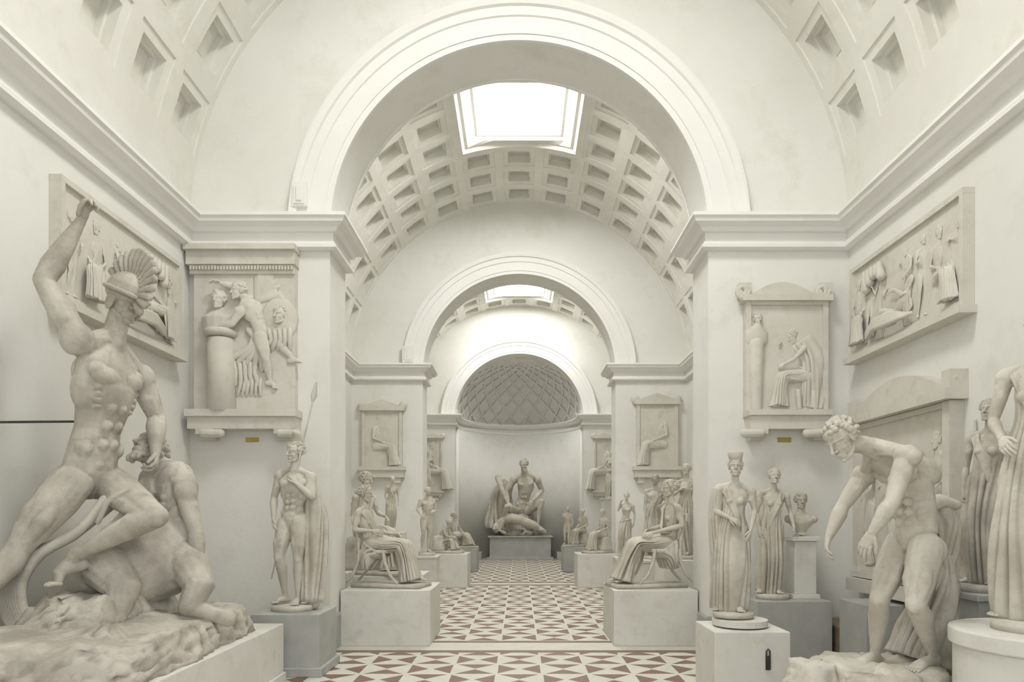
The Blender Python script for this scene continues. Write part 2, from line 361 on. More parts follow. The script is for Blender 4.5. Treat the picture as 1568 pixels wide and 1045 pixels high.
def figure(name,J,hu,m=None,fem=False,mus=1.0,face=None,hair='curl',vox=None,robe=None,extra=None,extrar=None,xf=None,seed=0,curl=.5,top=False,objmake=True,noleg=False,noarm=(),its=2):
    b=Blob(); hb=Blob(); nb=Blob(); J={k:V(v) for k,v in J.items()}
    pel,che,nek,hed=J['pel'],J['che'],J['nek'],J['hed']; wai=J.get('wai',lerp(pel,che,.5))
    r=(J['shB']-J['shA']).normalized(); rp=(J['hiB']-J['hiA']).normalized()
    up=(nek-che).normalized(); upp=(wai-pel).normalized(); r0=(r-up*r.dot(up)).normalized()
    f=r0.cross(up).normalized(); fp=rp.cross(upp).normalized(); rm=(r0+rp).normalized()
    fm=1.0 if not fem else .86
    k=hu; k1=hu*fm
    b.tube([pel-upp*.30*k,pel,lerp(pel,wai,.5),wai,lerp(wai,che,.55),che,lerp(che,nek,.55),nek-up*.05*k],
      [(.42*k,.32*k),(.58*k,.38*k),(.54*k,.36*k),(.48*k1,.34*k1),(.58*k1,.38*k1),(.67*k1,.42*k1),(.68*k1,.35*k1),(.36*k1,.23*k1)],
      side=[rp,rp,rp,rm,r0,r0,r0,r0],seg=20)
    ax=(r0,f,up)
    if fem:
        for s in (-1,1): b.ell(che+f*.31*k+r0*(.25*s*k)-up*.02*k,(.19*k,.18*k,.19*k),ax)
    else:
        for s in (-1,1):
            b.ell(che+f*.25*k+r0*(.30*s*k)+up*.17*k,(.32*k,.18*k,.20*k),ax)
            b.ell(che+f*.22*k+r0*(.46*s*k)+up*.28*k,(.22*k,.14*k,.16*k),ax)
            b.ell(che-f*.05*k+r0*(.50*s*k)-up*.1*k,(.20*k,.29*k,.45*k),ax)
            b.ell(che-f*.26*k+r0*(.30*s*k)+up*.25*k,(.3*k,.17*k,.34*k),ax)
            b.tube([wai-f*.24*k+rm*.13*s*k,che-f*.34*k+r0*.14*s*k],[.13*k,.12*k],seg=8)
            for j in range(4): b.ell(che+f*(.22-.02*j)*k+r0*((.47-.02*j)*s*k)-up*(.06+.13*j)*k,(.09*k,.11*k,.05*k),ax,seg=8,rg=6)
            b.ell(lerp(pel,wai,.55)+rm*(.40*s*k)+fp*.08*k,(.14*k,.25*k,.2*k),(rm,fp,upp))
            b.tube([nek+up*.05*k+f*.18*k,J['shA' if s<0 else 'shB']+up*.12*k+f*.12*k],.055*k,seg=8)
            b.tube([nek+up*.02*k+f*.2*k+r0*.04*s*k,lerp(nek,hed,.55)+r0*.19*s*k],.07*k,seg=8)
        for t in (.02,.30,.55,.78):
            for s in (-1,1):
                b.ell(lerp(pel+fp*.30*k+upp*.15*k,che+f*.33*k-up*.10*k,t)+rm*(.13*s*k),(.125*k,.095*k,.112*k),(rm,f,up),seg=10,rg=6)
    for q in ('A','B'):
        s=-1 if q=='A' else 1
        hi,kn,an,to=J['hi'+q],J['kn'+q],J['an'+q],J['to'+q]
        if not noleg:
            b.ell(hi-fp*.17*k-upp*.05*k,(.34*k,.33*k,.37*k),(rp,fp,upp))
            b.ell(hi+rp*(s*.08*k),(.32*k,.32*k,.32*k),(rp,fp,upp))
            th=(kn-hi).normalized(); ca=(an-kn).normalized()
            fd=(to-an); fd.z=0; fd=fd.normalized() if fd.length>1e-4 else f
            bk=th-ca
            if bk.length<.3: bk=-fd
            bk=(bk-ca*bk.dot(ca)); bk=bk.normalized() if bk.length>1e-3 else -fd
            if bk.dot(fd)>0: bk=-bk
            b.tube([hi,lerp(hi,kn,.3),lerp(hi,kn,.65),lerp(hi,kn,.9),kn],[.385*k,.39*k,.315*k,.245*k,.23*k],seg=14)
            if not fem:
                fr_=-(bk-th*bk.dot(th)); fr_=fr_.normalized() if fr_.length>1e-3 else fp
                lt=th.cross(fr_)
                for o_,t0,t1,rr_ in ((.16,.25,.88,.16),(-.17,.3,.92,.16),(0,.15,.8,.17)):
                    b.tube([lerp(hi,kn,t0)+fr_*.18*k+lt*o_*k,lerp(hi,kn,(t0+t1)/2+.05)+fr_*.18*k+lt*o_*k,lerp(hi,kn,t1)+fr_*.12*k+lt*o_*.8*k],[rr_*k*.7,rr_*k,rr_*k*.6],seg=10)
            b.tube([kn,lerp(kn,an,.28)+bk*.07*k,lerp(kn,an,.6)+bk*.03*k,lerp(kn,an,.85),an],[.215*k,.25*k,.19*k,.13*k,.125*k],seg=14)
            if not fem:
                lt=ca.cross(bk).normalized()
                for o_ in (-1,1): b.tube([lerp(kn,an,.08)+bk*.10*k+lt*.09*o_*k,lerp(kn,an,.28)+bk*.18*k+lt*.09*o_*k,lerp(kn,an,.5)+bk*.10*k+lt*.06*o_*k],[.08*k,.125*k,.06*k],seg=8)
                b.tube([lerp(kn,an,.1)-bk*.14*k,lerp(kn,an,.8)-bk*.05*k],[.06*k,.04*k],seg=8)
            b.ell(kn-bk*.12*k,(.13*k,.13*k,.15*k),seg=10,rg=6)
            fs=fd.cross(V((0,0,1)))
            heel=an-fd*.16*k; heel.z=an.z-.16*k
            b.tube([heel,lerp(an,to,.3)-V((0,0,.05*k)),lerp(an,to,.65),to-fd*.10*k],[(.13*k,.13*k),(.14*k,.16*k),(.17*k,.115*k),(.18*k,.075*k)],side=fs,seg=12)
            b.ell(an-V((0,0,.03*k)),(.15*k,.14*k,.15*k),(fs,fd,V((0,0,1))),seg=10,rg=6)
            for i in range(5):
                p=to-fd*.12*k+fs*((i-2)*.073*k); L=.22-.02*abs(i-1)
                nb.tube([p,p+fd*L*.6*k+V((0,0,.01*k)),p+fd*L*k-V((0,0,.015*k))],[.045*k,.043*k,.035*k],seg=8)
        sh,el,wr=J['sh'+q],J['el'+q],J['wr'+q]
        g=mus*(1 if not fem else .82)
        b.tube([nek+up*.16*k,lerp(nek,sh,.5)+up*.05*k,sh],[.16*k*g,.17*k*g,.17*k*g],seg=10)
        if q in noarm:
            b.tube([sh,lerp(sh,el,.35)],[.28*k*g,.24*k*g]); continue
        ua=(el-sh).normalized()
        b.ell(sh+ua*.10*k,(.25*k*g,.25*k*g,.28*k*g),ax)
        b.ell(sh+ua*.12*k+r0*s*.08*k,(.20*k*g,.22*k*g,.30*k*g),(r0,f,up) if abs(ua.dot(up))>.5 else (up,f,r0))
        b.tube([sh,lerp(sh,el,.35),lerp(sh,el,.7),el],[.22*k*g,.215*k*g,.19*k*g,.155*k*g],seg=12)
        fa=(wr-el).normalized(); bi=fa-ua*fa.dot(ua); bi=bi.normalized() if bi.length>.15 else f
        b.tube([lerp(sh,el,.25)+bi*.07*k,lerp(sh,el,.52)+bi*.11*k,lerp(sh,el,.82)+bi*.05*k],[.11*k*g,.155*k*g,.09*k*g],seg=10)
        b.tube([lerp(sh,el,.2)-bi*.09*k,lerp(sh,el,.45)-bi*.11*k,lerp(sh,el,.8)-bi*.04*k],[.11*k*g,.14*k*g,.09*k*g],seg=10)
        b.tube([el,lerp(el,wr,.25),lerp(el,wr,.6),lerp(el,wr,.95),wr],[.155*k*g,.185*k*g,.145*k*g,.10*k,.095*k],seg=12)
        hd=J.get('hd'+q); d=(hd-wr) if hd is not None else (wr-el)
        pn=J.get('pn'+q); n_=pn if pn is not None else (pel-wr)
        hand(nb,wr,d,n_,f,k,curl)
    fc=V(face) if face is not None else f
    hup=(hed-nek).normalized()*.6+V((0,0,.4)) if fc.z>-.5 else (hed-nek).normalized()
    fo=fc.normalized(); hu2=(hup-fo*hup.dot(fo)).normalized()
    b.tube([nek-up*.15*k,lerp(nek,hed,.4),hed-hu2*.20*k-fo*.08*k],[.27*k*fm,.22*k*fm,.20*k*fm],seg=12)
    head(hb,hed,fc,hup,k,hair,seed,fem)
    vx=vox or hu*.055
    if extrar: extrar(b)
    meshes=[remesh(b,vx,its),remesh(hb,vx*.5 if vox is None else vx*.5,1,.4)]
    if robe:
        mk=lerp(J['knA'],J['knB'],.5); ma=lerp(J['anA'],J['anB'],.5); kw=(J['knA']-J['knB']).length/2; aw=(J['anA']-J['anB']).length/2
        low=ma-V((0,0,.22*k))
        if robe=='stand':
            folds(nb,[che+up*.28*k,lerp(wai,che,.3),pel,mk,low],[.66*k1,.50*k,.68*k,max(kw+.34*k,.62*k),max(aw+.36*k,.72*k)],[.40*k,.42*k,.50*k,.52*k,.56*k],rp,11,(.03,.08,.14,.19,.20),seed,n=34)
        if robe=='skirt':
            folds(nb,[pel+upp*.12*k,pel-upp*.3*k,mk,low],[.63*k,.70*k,max(kw+.34*k,.62*k),max(aw+.36*k,.72*k)],[.44*k,.50*k,.52*k,.56*k],rp,11,(.05,.12,.18,.2),seed,n=30)
            hp=pel+upp*.12*k
            nb.tube([hp+rp*(.64*k*math.cos(t))+fp*(.46*k*math.sin(t)) for t in [2*math.pi*i/16 for i in range(17)]],.08*k,seg=8)
        if robe=='sit':
            folds(nb,[pel-fp*.35*k-upp*.05*k,pel+fp*.3*k,lerp(pel,mk,.6),mk+V((0,0,.02*k)),mk+(ma-mk)*.12+(mk-pel).normalized()*.15*k,lerp(mk,ma,.5)+(mk-pel).normalized()*.14*k,low+(mk-pel).normalized()*.1*k],
               [.62*k,.72*k,.68*k+kw*.3,kw+.36*k,kw+.38*k,max(kw,aw)+.36*k,aw+.6*k],[.4*k,.44*k,.42*k,.36*k,.32*k,.36*k,.52*k],rp,11,(.05,.1,.14,.15,.16,.2,.24),seed,n=40)
            folds(nb,[lerp(pel,che,-.1),wai,che,nek-up*.08*k],[.64*k,.52*k1,.68*k1,.45*k],[.46*k,.38*k,.45*k,.28*k],r0,15,(.07,.07,.05,.03),seed+3,tw=1.5)
        if top or robe in('stand','sit'):
            s0=J['shA'] if seed%2 else J['shB']; h0=J['hiB'] if seed%2 else J['hiA']
            for i in range(5):
                o_=up*((i-2)*.11*k)
                nb.tube([s0+up*.14*k+(nek-s0)*(.10*i)-f*.05*k,lerp(s0,che,.6)+f*.38*k+o_,lerp(che,h0,.6)+f*.38*k+o_*1.3,h0+fp*.34*k+o_*1.5+upp*.25*k,h0-fp*.25*k+upp*.45*k+o_],[.055*k,.07*k,.075*k,.07*k,.05*k],seg=8)
    if extra: extra(nb)
    meshes.append(nb.mesh())
    if not objmake: return meshes
    return obj(name,meshes,m or M_stat,True,xf)
class Fr:
    def __init__(s,base,heading,hu):
        s.o=V(base); s.h=math.radians(heading); s.u=hu
    def T(s,x,y,z):
        c,n=math.cos(s.h),math.sin(s.h); return s.o+V((x*c-y*n,x*n+y*c,z))*s.u
STAND=dict(pel=(-.10,0,3.9),wai=(-.06,.02,4.55),che=(.02,-.02,5.3),nek=(.03,.06,6.1),hed=(.06,-.08,6.95),shA=(-.72,.04,5.98),shB=(.76,.04,5.86),elA=(-.92,.12,4.75),elB=(.98,.2,4.68),
  wrA=(-.84,-.25,3.72),wrB=(.92,-.2,3.7),hiA=(-.44,0,3.72),hiB=(.25,0,3.86),knB=(.24,-.1,2.05),knA=(-.56,-.38,2.15),anB=(.14,.08,.28),anA=(-.6,.25,.32),toB=(.30,-.55,.08),toA=(-.9,-.25,.08))
SIT=dict(pel=(0,0,2.25),wai=(0,.05,2.9),che=(0,.05,3.62),nek=(0,-.02,4.4),hed=(0,-.15,5.22),shA=(-.72,.02,4.25),shB=(.72,.02,4.25),elA=(-.92,.1,3.15),elB=(.92,.1,3.15),
  wrA=(-.6,-.80,2.8),wrB=(.6,-.9,2.7),hiA=(-.38,-.05,2.2),hiB=(.38,-.05,2.2),knA=(-.40,-1.65,2.2),knB=(.42,-1.6,2.1),anA=(-.3,-1.75,.4),anB=(.32,-2.2,.35),toA=(-.35,-2.4,.18),toB=(.4,-2.8,.15))
def pose(P,fr,ov={}):
    D=dict(P); D.update(ov); return {k:fr.T(*v) for k,v in D.items()}
def rk(b,c,rx,ry,h,seed=0,ang=0,n=28,top=.75,rough=.14,lv=8,fine=.22):
    R=[]
    for i in range(lv+4):
        if i<=lv: t=i/lv; s=1-(1-top)*t**1.5; z=h*t*.93
        else: s=top*(1-(i-lv)/3.3)*.98+.01; z=h*(.93+.07*math.sin((i-lv)/3*math.pi/2))
        ring=[]
        for k in range(n):
            a=2*math.pi*k/n; ca,sa=math.cos(a),math.sin(a)
            q=(abs(ca)**3.2+abs(sa)**3.2)**(-1/3.2)
            x=rx*s*ca*q; y=ry*s*sa*q
            p=V((x,y,z)); nn=noise.noise_vector(p*(2.2/max(rx,.3))+V((seed,seed*2,0)))*rough*rx*.8+noise.noise_vector(p*(7/max(rx,.3))+V((seed,0,3)))*rough*.4*rx+noise.noise_vector(p*20+V((seed,5,3)))*rough*fine*rx
            if i==0: nn.z=0
            p=p+nn
            if i==0: p.z=0
            ring.append(V(c)+V((p.x*math.cos(ang)-p.y*math.sin(ang),p.x*math.sin(ang)+p.y*math.cos(ang),max(p.z,0))))
        R.append(ring)
    b.loft(R)
def statue(name,base,H,heading,P=STAND,ov={},base_h=.06,chair=False,support=None,**kw):
    hu=H/7.5; fr=Fr(V(base)+V((0,0,base_h)),heading,hu); J=pose(P,fr,ov)
    sit=P is SIT
    def ex(b):
        T=fr.T
        if sit: pts=[T(x,y,-base_h/hu+.02) for x,y in ((-1.0,.95),(1.0,.95),(1.0,-3.0),(-1.0,-3.0))]
        else: pts=[T(.95*math.cos(t)-.05,.85*math.sin(t)-.1,-base_h/hu+.005) for t in [2*math.pi*i/28 for i in range(28)]]
        b.loft([pts,[p+V((0,0,base_h-.002)) for p in pts]])
        if sit and chair:
            sz=1.78
            b.loft([[T(x,y,z) for x,y in ((-.85,.7),(.85,.7),(.85,-1.0),(-.85,-1.0))] for z in (sz-.12,sz+.08)])
            for sx in (-.78,.78):
                b.tube([T(sx,-.85,sz),T(sx*1.03,-.95,1.2),T(sx*1.05,-1.25,.5),T(sx*1.08,-1.7,.04)],[.11*hu,.10*hu,.085*hu,.07*hu],seg=8)
                b.tube([T(sx,.55,sz),T(sx*1.03,.6,1.2),T(sx*1.05,.9,.5),T(sx*1.08,1.35,.04)],[.11*hu,.10*hu,.085*hu,.07*hu],seg=8)
                b.tube([T(sx,.6,sz),T(sx,.62,2.4),T(sx,.82,3.2),T(sx,.95,3.7)],[.09*hu,.08*hu,.075*hu,.07*hu],seg=8)
            b.tube([T(-.95,.88,3.5),T(-.5,1.05,3.5),T(0,1.12,3.5),T(.5,1.05,3.5),T(.95,.88,3.5)],[(.07*hu,.28*hu)]*5,side=T(0,1,0)-T(0,0,0),seg=10)
            folds(b,[T(0,-.1,2.0),T(.0,.2,1.5),T(0,.3,.8)],[.95*hu,1.0*hu,.9*hu],[.9*hu,.55*hu,.35*hu],T(1,0,0)-T(0,0,0),15,(.06,.12,.18),3,n=14)
        if sit and not chair:
            rk(b,T(0,.15,0),1.0*hu,1.0*hu,2.0*hu,5,fr.h)
        if support: support(b,T,hu)
    return figure(name,J,hu,extra=ex,**kw)
def pedestal(x0,x1,y0,y1,z1,m=None,cap=.0,foot=.0,name='statue_pedestal'):
    b=Blob()
    b.box(x0,x1,y0,y1,0,z1-(.05 if cap else 0))
    if cap: b.box(x0-cap,x1+cap,y0-cap,y1+cap,z1-.05,z1)
    if foot: b.box(x0-foot,x1+foot,y0-foot,y1+foot,0,.09)
    return obj(name,b,m or M_ped,bevel=.008)
# ------------------------------------------------------------------ left foreground: warrior and centaur
pedestal(-3.80,-2.27,3.2,6.6,.56,M_ped,foot=.02,name='sculpture_plinth')
hu=.375
J=dict(pel=W(137,722,5.25),wai=W(150,658,5.25),che=W(164,594,5.25),nek=W(168,526,5.25),hed=W(194,460,5.3),
 shA=W(122,526,5.0),shB=W(212,574,5.55),elA=W(66,430,4.98),wrA=W(124,338,5.1),hdA=W(136,300,5.12),pnA=V((1,0,-.2)),
 elB=W(240,640,5.7),wrB=W(238,698,5.5),hiA=W(112,738,5.12),hiB=W(163,738,5.42),
 knA=W(30,838,4.85),anA=W(-45,930,4.6),toA=W(-75,965,4.45),knB=W(240,792,5.0),anB=W(112,852,4.95),toB=W(78,895,4.85))
C=dict(pel=W(258,812,5.62),wai=W(266,782,5.62),che=W(264,752,5.66),nek=W(248,716,5.74),hed=W(226,690,5.66),
 shA=W(232,732,5.72),shB=W(282,748,5.5),elA=W(212,778,5.35),wrA=W(178,800,5.1),elB=W(300,815,5.48),wrB=W(306,885,5.5),hdB=W(312,925,5.5),
 hiA=W(244,822,5.7),hiB=W(272,826,5.55),knA=W(244,862,5.6),anA=W(244,892,5.6),toA=W(244,899,5.5),knB=W(272,862,5.5),anB=W(272,892,5.5),toB=W(272,899,5.4))
def centaur(b):
    b.tube([W(262,805,5.68),W(262,835,5.62),W(238,866,5.5),W(195,882,5.4),W(150,872,5.35)],[.22,.27,.30,.29,.23],seg=16)
    b.tube([W(165,872,5.2),W(190,905,5.08),W(182,938,5.0)],[.18,.12,.075]); b.tube([W(182,935,5.0),W(178,962,4.95),W(179,985,4.93)],[.07,.055,.085])
    b.tube([W(285,862,5.5),W(305,900,5.4),W(290,930,5.35)],[.18,.12,.09]); b.tube([W(290,930,5.35),W(322,940,5.4),W(350,948,5.5)],[.08,.06,.07])
    b.tube([W(150,880,5.3),W(110,905,5.25),W(85,925,5.2)],[.2,.13,.1])
def wextra(b):
    for i in range(8):
        o=i*5
        pts=[W(160+i*2,765+i,5.15+i*.02),W(120-o*.3,815+o*.2,5.05),W(60-o*.8,850+o*.2,4.95),W(32-o*.9,900,4.9),W(45-o*.9,955,4.85),W(85-o*1.2,985-o*.3,4.8)]
        P=[V(p) for p in catmull([tuple(p) for p in pts],22)]
        b.tube(P,[.042*(1-.5*abs(k/21-.4)) for k in range(22)],seg=8)
    b.tube([W(150,800,5.0),W(165,768,4.95),W(195,750,5.0)],[.02]*3,seg=6)
    rk(b,V((-3.02,5.0,.56)),.68,1.36,.27,4,.10,n=150,top=.88,rough=.10,lv=14,fine=.38)
    rk(b,V((-3.2,5.35,.60)),.42,.75,.44,9,0,n=110,top=.7,rough=.16,lv=14,fine=.35)
    rk(b,V((-2.62,5.8,.56)),.26,.5,.26,19,0,n=80,top=.7,rough=.2,lv=12,fine=.35)
ms=figure('w',J,hu,objmake=False,face=V((.75,-.45,-.35)),hair='helmet',vox=.0118,extra=wextra,extrar=centaur,mus=1.18,curl=1.25)
ms+=figure('c',C,.33,objmake=False,face=V((-.25,-.6,.55)),hair='beard',vox=.012,mus=1.1,curl=1.0,noleg=True,seed=7)
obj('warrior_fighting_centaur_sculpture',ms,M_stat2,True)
# ------------------------------------------------------------------ spear bearer on pedestal (left)
pedestal(-2.66,-1.98,6.78,7.42,.62,M_grey,foot=.03)
def spear(b,T,hu):
    b.tube([T(-.95,-.35,1.2),T(.95,-.1,9.2)],[.04*hu]*2,seg=8)
    b.tube([T(.95,-.1,9.2),T(1.02,-.1,9.5),T(1.14,-.1,10.1)],[(.05*hu,.03*hu),(.16*hu,.04*hu),(.01,.01)],seg=8)
    b.tube([T(.75,.35,0),T(.8,.3,1.2),T(.7,.3,2.6)],[.3*hu,.24*hu,.2*hu],seg=10)
    folds(b,[T(.45,.45,5.9),T(.75,.3,4.6),T(.85,.25,3.2),T(.78,.2,.1)],[.25*hu,.46*hu,.58*hu,.5*hu],[.15*hu,.22*hu,.28*hu,.3*hu],T(1,0,0)-T(0,0,0),9,(.1,.18,.25,.25),2)
    b.tube([T(.1,.0,7.45),T(.15,-.1,7.75),T(.2,-.35,7.8)],[.28*hu,.2*hu,.1*hu],seg=10)
statue('spear_bearer_statue',(-2.33,7.1,.62),1.70,-12,ov=dict(elA=(-1.1,.1,4.9),wrA=(-.85,-.35,3.9),elB=(1.0,-.2,4.9),wrB=(.42,-.55,5.5),hdB=(.1,-.55,5.95)),
   support=spear,face=V((-.6,-.75,-.1)),vox=.010,seed=2,m=M_stat)
# ------------------------------------------------------------------ hall 2 left
pedestal(-2.19,-1.09,8.38,9.45,.68,name='sculpture_plinth')
statue('seated_woman_statue',(-1.88,8.9,.68),1.74,78,P=SIT,ov=dict(pel=(0,.25,2.15),wai=(0,.45,2.75),che=(0,.6,3.4),nek=(0,.6,4.15),hed=(0,.52,4.95),shA=(-.74,.6,4.0),shB=(.74,.6,4.0),elA=(-1.0,.75,2.95),elB=(.9,.5,2.9),wrA=(-.7,-.2,2.9),
   knB=(.4,-1.6,2.0),anB=(.3,-2.3,.4),toB=(.3,-2.9,.16)),chair=True,fem=True,hair='bun',robe='sit',vox=.0115,seed=1,base_h=.05)
pedestal(-2.95,-1.42,9.9,10.9,.72,name='sculpture_plinth')
statue('seated_nymph_statue',(-2.35,10.4,.72),1.95,62,P=SIT,ov=dict(elB=(.95,-.2,3.3),wrB=(.5,-1.1,3.1)),fem=True,hair='bun',robe='sit',vox=.014,seed=4)
pedestal(-2.95,-2.4,9.55,9.86,.8)
statue('draped_girl_statue',(-2.62,9.72,.8),1.15,20,fem=True,hair='bun',robe='stand',vox=.015,seed=6)
pedestal(-1.98,-1.54,12.8,13.25,.84,M_ped,cap=.02)
statue('standing_youth_statue',(-1.75,13.02,.84),1.25,25,ov=dict(elA=(-1.2,-.1,4.9),wrA=(-.9,-.7,4.2),wrB=(.4,-.6,4.6)),vox=.014,seed=8)
pedestal(-2.5,-2.05,12.0,12.5,1.3,M_ped)
statue('small_draped_statue',(-2.28,12.25,1.3),.95,30,fem=True,hair='bun',robe='stand',vox=.015,seed=9)
pedestal(-2.18,-1.15,15.2,16.2,.74,name='sculpture_plinth')
statue('crouching_nymph_statue',(-1.80,15.7,.74),1.3,75,P=SIT,ov=dict(pel=(0,0,1.1),wai=(0,-.1,1.8),che=(0,-.4,2.4),nek=(0,-.8,3.0),hed=(0,-1.2,3.6),shA=(-.7,-.7,2.9),shB=(.7,-.7,2.9),elA=(-.9,-1.1,1.9),elB=(.9,-1.1,1.9),wrA=(-.4,-1.8,1.8),wrB=(.4,-1.8,1.8),hiA=(-.38,0,1.1),hiB=(.38,0,1.1),knA=(-.4,-1.4,1.6),knB=(.4,-1.5,1.2)),fem=True,hair='bun',robe='sit',vox=.018,seed=11)
pedestal(-2.1,-1.2,19.3,20.4,.66,M_grey,name='sculpture_plinth')
statue('reclining_figure_statue',(-1.85,19.9,.66),1.6,65,P=SIT,ov=dict(pel=(0,0,1.2),wai=(0,.2,1.9),che=(0,.3,2.6),nek=(0,.3,3.3),hed=(0,.2,4.1),shA=(-.7,.3,3.2),shB=(.7,.3,3.2),elA=(-1,.5,2.2),elB=(1.0,-.1,2.2),wrA=(-.7,0,1.3),wrB=(.5,-1,1.8),hiA=(-.38,0,1.1),hiB=(.38,0,1.1),knA=(-.4,-1.5,1.7),knB=(.4,-1.6,1.2)),robe='sit',fem=True,vox=.022,seed=12)
for s in (-1,1):
    pedestal(s*2.97-.3,s*2.97+.3,21.7,22.3,2.15,M_ped,cap=.03)
    statue('dancing_figure_statue',(s*2.97,22.0,2.15),1.5,-s*25,ov=dict(elB=(1.1,-.1,5.2),wrB=(.9,-.4,6.2),elA=(-1.15,0,4.9),wrA=(-.5,-.5,4.3)),fem=True,hair='bun',robe='stand' if s<0 else 'skirt',vox=.022,seed=13+s)
# ------------------------------------------------------------------ hall 2 right
pedestal(1.16,2.19,8.38,9.45,.68,name='sculpture_plinth')
statue('seated_matron_statue',(1.88,8.9,.68),1.80,-78,P=SIT,ov=dict(pel=(0,.25,2.15),wai=(0,.4,2.8),che=(0,.5,3.5),nek=(0,.45,4.25),hed=(0,.3,5.08),shA=(-.74,.45,4.1),shB=(.74,.45,4.1),elB=(.95,.65,3.1),elA=(-.95,.3,3.0),wrA=(-.5,-.6,2.85),knA=(-.4,-1.6,2.05),anA=(-.3,-2.4,.4),toA=(-.3,-2.95,.16)),
   chair=True,fem=True,hair='bun',robe='sit',vox=.0115,seed=15,base_h=.05)
pedestal(2.1,2.9,9.9,10.6,.95,M_ped)
statue('veiled_woman_statue',(2.5,10.25,.95),1.38,-40,fem=True,hair='bun',robe='stand',ov=dict(elA=(-.95,-.3,4.9),wrA=(-.2,-.6,5.3)),vox=.014,seed=16)
pedestal(2.05,2.6,11.3,11.9,.86,M_ped,cap=.02)
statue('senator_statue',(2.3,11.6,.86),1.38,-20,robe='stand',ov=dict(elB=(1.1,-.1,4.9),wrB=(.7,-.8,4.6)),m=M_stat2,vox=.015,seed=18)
pedestal(1.85,2.3,13.0,13.45,.80,M_ped,cap=.02)
statue('standing_nymph_statue',(2.07,13.22,.80),1.2,-20,fem=True,hair='bun',robe='skirt',ov=dict(elA=(-1.0,0,5.2),wrA=(-.6,-.5,6.1)),vox=.015,seed=19)
pedestal(1.3,2.18,15.2,16.2,.74,name='sculpture_plinth')
statue('seated_muse_statue',(1.93,15.7,.74),1.25,-60,P=SIT,fem=True,hair='bun',robe='sit',vox=.018,seed=20)
pedestal(1.25,2.15,19.3,20.4,.70,M_grey,name='sculpture_plinth')
statue('seated_philosopher_statue',(1.86,20.0,.70),1.35,-50,P=SIT,hair='beard',robe='sit',vox=.022,seed=22)
statue('standing_child_statue',(1.38,19.5,.70),1.1,-10,vox=.022,seed=23,ov=dict(elA=(-1.0,0,5.3),wrA=(-1.0,-.2,6.5)))
# ------------------------------------------------------------------ right pier pedestals
pedestal(1.70,2.36,5.95,6.6,.585,M_ped)
b=Blob(); b.tube([V((2.02,6.27,.60)),V((2.02,6.27,.655))],[.245]*2,seg=36,cap=.05); obj('turntable_disc',b,M_ped)
def basket(b,T,hu):
    b.tube([T(.06,-.05,7.3),T(.06,-.05,7.65)],[.3*hu,.38*hu],seg=14,cap=.2)
    folds(b,[T(-.75,.0,6.0),T(-.85,.1,4.5),T(-.7,.1,2.5),T(-.5,.1,.1)],[.3*hu,.35*hu,.4*hu,.45*hu],[.25*hu,.3*hu,.34*hu,.4*hu],T(1,0,0)-T(0,0,0),7,(.05,.12,.18,.18),4)
statue('draped_maiden_statue',(1.97,6.27,.675),1.42,-15,fem=True,hair='bun',robe='stand',ov=dict(elA=(-.90,-.1,4.85),wrA=(-.2,-.5,4.5),elB=(.94,-.05,4.85),wrB=(.72,-.45,3.9)),support=basket,vox=.010,seed=25,base_h=.05,m=M_stat)
pedestal(2.52,3.32,7.25,7.88,.69,M_grey,name='sculpture_plinth')
statue('classical_goddess_statue',(2.78,7.5,.69),1.38,-5,fem=True,hair='bun',robe='stand',vox=.011,seed=26,ov=dict(elB=(1.05,.1,4.8),wrB=(1.1,-.4,3.9)))
b=Blob(); b.box(2.98,3.28,7.45,7.75,.69,.74); b.box(3.01,3.25,7.48,7.72,.74,1.32); b.box(2.98,3.28,7.45,7.75,1.32,1.37); obj('small_pillar_pedestal',b,M_ped,bevel=.006)
def bust(name,c,hu,heading,m=None,seed=0):
    f=V((math.sin(math.radians(heading)),-math.cos(math.radians(heading)),0)); r=V((-f.y,f.x,0)); c=V(c)
    b=Blob(); up=V((0,0,1))
    b.tube([c+up*.06*hu,c+up*.12*hu],[.35*hu,.32*hu],seg=20,cap=.1); b.tube([c+up*.1*hu,c+up*.35*hu],[.14*hu,.2*hu])
    b.tube([c+up*.35*hu,c+up*.75*hu,c+up*1.05*hu,c+up*1.25*hu],[(.35*hu,.22*hu),(.72*hu,.38*hu),(.8*hu,.34*hu),(.35*hu,.22*hu)],side=r,seg=18)
    b.tube([c+up*1.15*hu,c+up*1.7*hu],[.24*hu,.2*hu]); 
    for s in (-1,1): b.ell(c+up*.85*hu+r*(.3*s*hu)+f*.2*hu,(.3*hu,.16*hu,.22*hu),(r,f,up)); b.ell(c+up*.98*hu+r*(.72*s*hu),(.22*hu,.24*hu,.25*hu))
    h=Blob(); head(h,c+up*2.05*hu,f,up,hu,'curl',seed)
    return obj(name,[remesh(b,hu*.05,3),remesh(h,hu*.025,1,.4)],m or M_stat,True)
bust('portrait_bust',(3.13,7.6,1.375),.19,-10,seed=3)
pedestal(3.32,3.80,6.55,7.1,.74,M_grey)
pedestal(3.36,3.80,7.2,7.9,.42,M_brown,name='marble_block')
